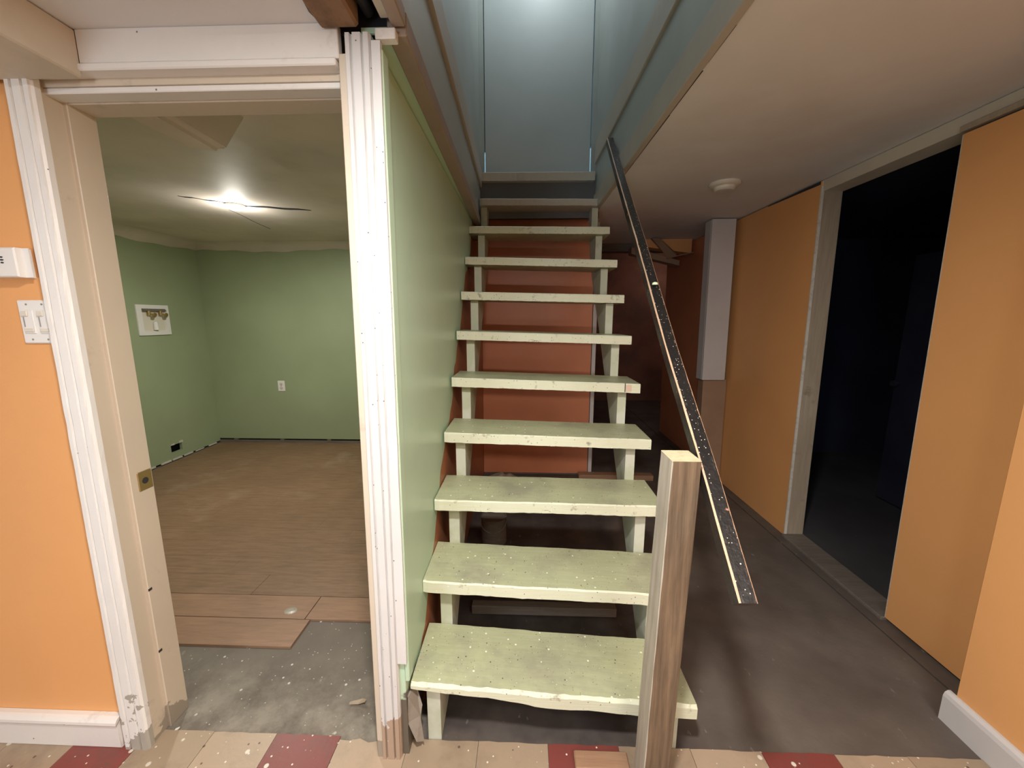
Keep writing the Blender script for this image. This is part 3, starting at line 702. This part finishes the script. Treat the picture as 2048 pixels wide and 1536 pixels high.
def outlet(loc, name, lab):
    x, y, z = loc
    e = empty(name, (x, y, z), lab, 'outlet')
    bm = bmesh.new(); bx(bm, x-.042, x+.042, y-.006, y, z-.062, z+.062, bev=.003); link('cover_plate', bm, M['plastic'], e)
    for dz in (-.024, .024):
        bm = bmesh.new(); lathe(bm, (x, y-.006, z+dz), [(.019, 0), (.019, -.002)], 20, 'Y'); f = link('receptacle', bm, M['plastic_cream'], e)
        bm = bmesh.new(); bx(bm, x-.009, x-.006, y-.0095, y-.008, z+dz-.005, z+dz+.006); bx(bm, x+.006, x+.009, y-.0095, y-.008, z+dz-.004, z+dz+.005); bx(bm, x-.0025, x+.0025, y-.0095, y-.008, z+dz-.013, z+dz-.008)
        link('slots', bm, M['slot'], f)
    bm = bmesh.new(); lathe(bm, (x, y-.006, z), [(.0035, 0), (.0035, -.0015)], 12, 'Y'); link('screw', bm, M['metal'], e)
outlet((-2.838, 4.329, .690), 'wall_outlet', 'white duplex outlet on the rear green wall')

# double dimmer switch on the orange wall
sx0, sx1, sz0, sz1, sy = -1.446, -1.330, 1.394, 1.517, 1.0745
sw = empty('light_switch', (-1.388, sy, sz0), 'white double dimmer switch plate beside the left door casing', 'light switch')
box('cover_plate', (sx0, sx1, sy-.007, sy, sz0, sz1), M['plastic'], sw, bev=.003)
for cx in (-1.4175, -1.3715):
    f = box('dimmer', (cx-.0165, cx+.0165, sy-.010, sy-.0068, 1.423, 1.489), M['plastic'], sw, bev=.001)
    box('paddle', (cx-.0135, cx+.004, sy-.014, sy-.0101, 1.472, 1.486), M['plastic_cream'], f, bev=.001)
    box('slider_slot', (cx-.0125, cx-.010, sy-.0112, sy-.0101, 1.442, 1.470), M['grey'], f)
    box('lower_paddle', (cx-.013, cx+.013, sy-.0125, sy-.0101, 1.427, 1.437), M['plastic_cream'], f, bev=.001)
for (x, z) in ((-1.4175, 1.505), (-1.3715, 1.505), (-1.4175, 1.406), (-1.3715, 1.406)):
    bm = bmesh.new(); lathe(bm, (x, sy-.007, z), [(.0028, 0), (.0026, -.0012)], 12, 'Y'); link('screw', bm, M['metal'], sw)
# wall alarm
al = empty('wall_alarm', (-1.43, 1.0745, 1.57), 'white rectangular alarm at the left edge on the orange wall', 'alarm')
bm = bmesh.new(); bx(bm, -1.515, -1.362, 1.036, 1.0745, 1.577, 1.655)
bmesh.ops.bevel(bm, geom=[e for e in bm.edges if abs(e.verts[0].co.z-e.verts[1].co.z) > .01], offset=.018, segments=4, affect='EDGES')
bmesh.ops.bevel(bm, geom=[e for e in bm.edges if e.calc_length() > .01 and min(v.co.y for v in e.verts) < 1.04], offset=.003, segments=1, affect='EDGES')
link('housing', bm, M['plastic'], al)
for k, dz in enumerate((-.009, 0, .009)):
    bm = bmesh.new(); lathe(bm, (0, 0, 0), [(.005, .0008), (.005, -.0008)], 14, 'Y'); bmesh.ops.scale(bm, vec=(1 if k == 1 else .8, 1, .42), verts=bm.verts)
    bmesh.ops.translate(bm, verts=bm.verts, vec=(-1.418, 1.0355, 1.622+dz*.8)); link('sound_slot', bm, M['slot'], al)
box('print_line', (-1.47, -1.428, 1.0354, 1.036, 1.6045, 1.6060), M['grey'], al)
box('print_line', (-1.46, -1.437, 1.0354, 1.036, 1.633, 1.6355), M['grey'], al)

# cracks, chips and small debris
bm = bmesh.new()
for (ya, yb, wd) in ((1.24, 1.40, .002), (1.44, 1.72, .0045), (1.72, 2.20, .005), (2.20, 2.62, .0035), (2.70, 3.05, .002)):
    xa, xb = .606-.0205*ya, .606-.0205*yb
    hexa(bm, [(xa-wd, ya, 2.2685), (xa+wd, ya, 2.2685), (xb+wd*.6, yb, 2.2685), (xb-wd*.6, yb, 2.2685), (xa-wd, ya, 2.2695), (xa+wd, ya, 2.2695), (xb+wd*.6, yb, 2.2695), (xb-wd*.6, yb, 2.2695)])
link('seam_crack', bm, M['slot'], cl)
bm = bmesh.new(); hexa(bm, [(1.7405, 2.50, 2.246), (1.747, 2.50, 2.246), (1.747, 3.0, 2.258), (1.7405, 3.0, 2.258), (1.7405, 2.50, 2.264), (1.747, 2.50, 2.264), (1.747, 3.0, 2.262), (1.7405, 3.0, 2.262)])
link('top_gap', bm, M['slot'], wr)
tr5 = [o for o in bpy.data.objects if o.name.startswith('tread')][4]
box('split', (.503, .506, 1.9215, 1.925, 1.100, 1.144), M['slot'], tr5)
box('bare_patch', (.508, .548, 1.9222, 1.925, 1.102, 1.136), M['peach'], tr5, bev=.0008)
bm = bmesh.new(); lathe(bm, (0, 0, 0), [(.034, 0), (.030, .003), (.015, .005)], 16); bmesh.ops.scale(bm, vec=(1, .75, 1), verts=bm.verts); bmesh.ops.translate(bm, verts=bm.verts, vec=(-1.175, 1.685, .0095))
link('dried_blob', bm, M['blob_grey'], fl)
def flake(name, x, y, sx, sy, m, lab, cat, lift):
    bm = bmesh.new(); n = 7; vs = []
    for k in range(n):
        a = 2*pi*k/n+.3; rr = .75+.25*sin(k*2.1); vs.append((x+sx*rr*cos(a), y+sy*rr*sin(a), .0045+lift*max(0, cos(a))))
    b0 = [bm.verts.new(v) for v in vs]; b1 = [bm.verts.new((v[0], v[1], v[2]+.002)) for v in vs]
    bm.faces.new(b0[::-1]); bm.faces.new(b1)
    for k in range(n): bm.faces.new((b0[k], b0[(k+1) % n], b1[(k+1) % n], b1[k]))
    tag(link(name, bm, m), lab, cat)
flake('paint_flake', -1.245, 1.118, .010, .007, M['white'], 'small white paint flake on the tile beside the left door jamb', 'paint flake', .004)
flake('vinyl_flake', -.635, 1.235, .045, .014, M['tile_dark'], 'curled brown vinyl scrap on the bare concrete in the doorway', 'vinyl scrap', .012)

# ------------------------------------------------------------------ rest of the front room, behind the camera
fr_ = empty('wall_front', (0, -3, 0), 'pale walls enclosing the front room behind the camera', 'wall', kind='structure')
box('rear_wall', (-2.85, 1.6, -3.05, -3.0, 0, 2.2), M['ceiling'], fr_)
box('side_wall', (-2.85, -2.8, -3.0, 1.2, 0, 2.2), M['ceiling'], fr_)

# upstairs bulb, above the picture
bm = bmesh.new(); cyl(bm, (.12, 2.72, 4.9), (.12, 2.72, 4.26), .004, seg=8); cyl(bm, (.12, 2.72, 4.26), (.12, 2.72, 4.20), .018)
ul = link('hanging_light', bm, M['plastic'], origin=Vector((.12, 2.72, 4.9))); tag(ul, 'hanging bulb high in the stairwell', 'light')
bpy.context.view_layer.update()
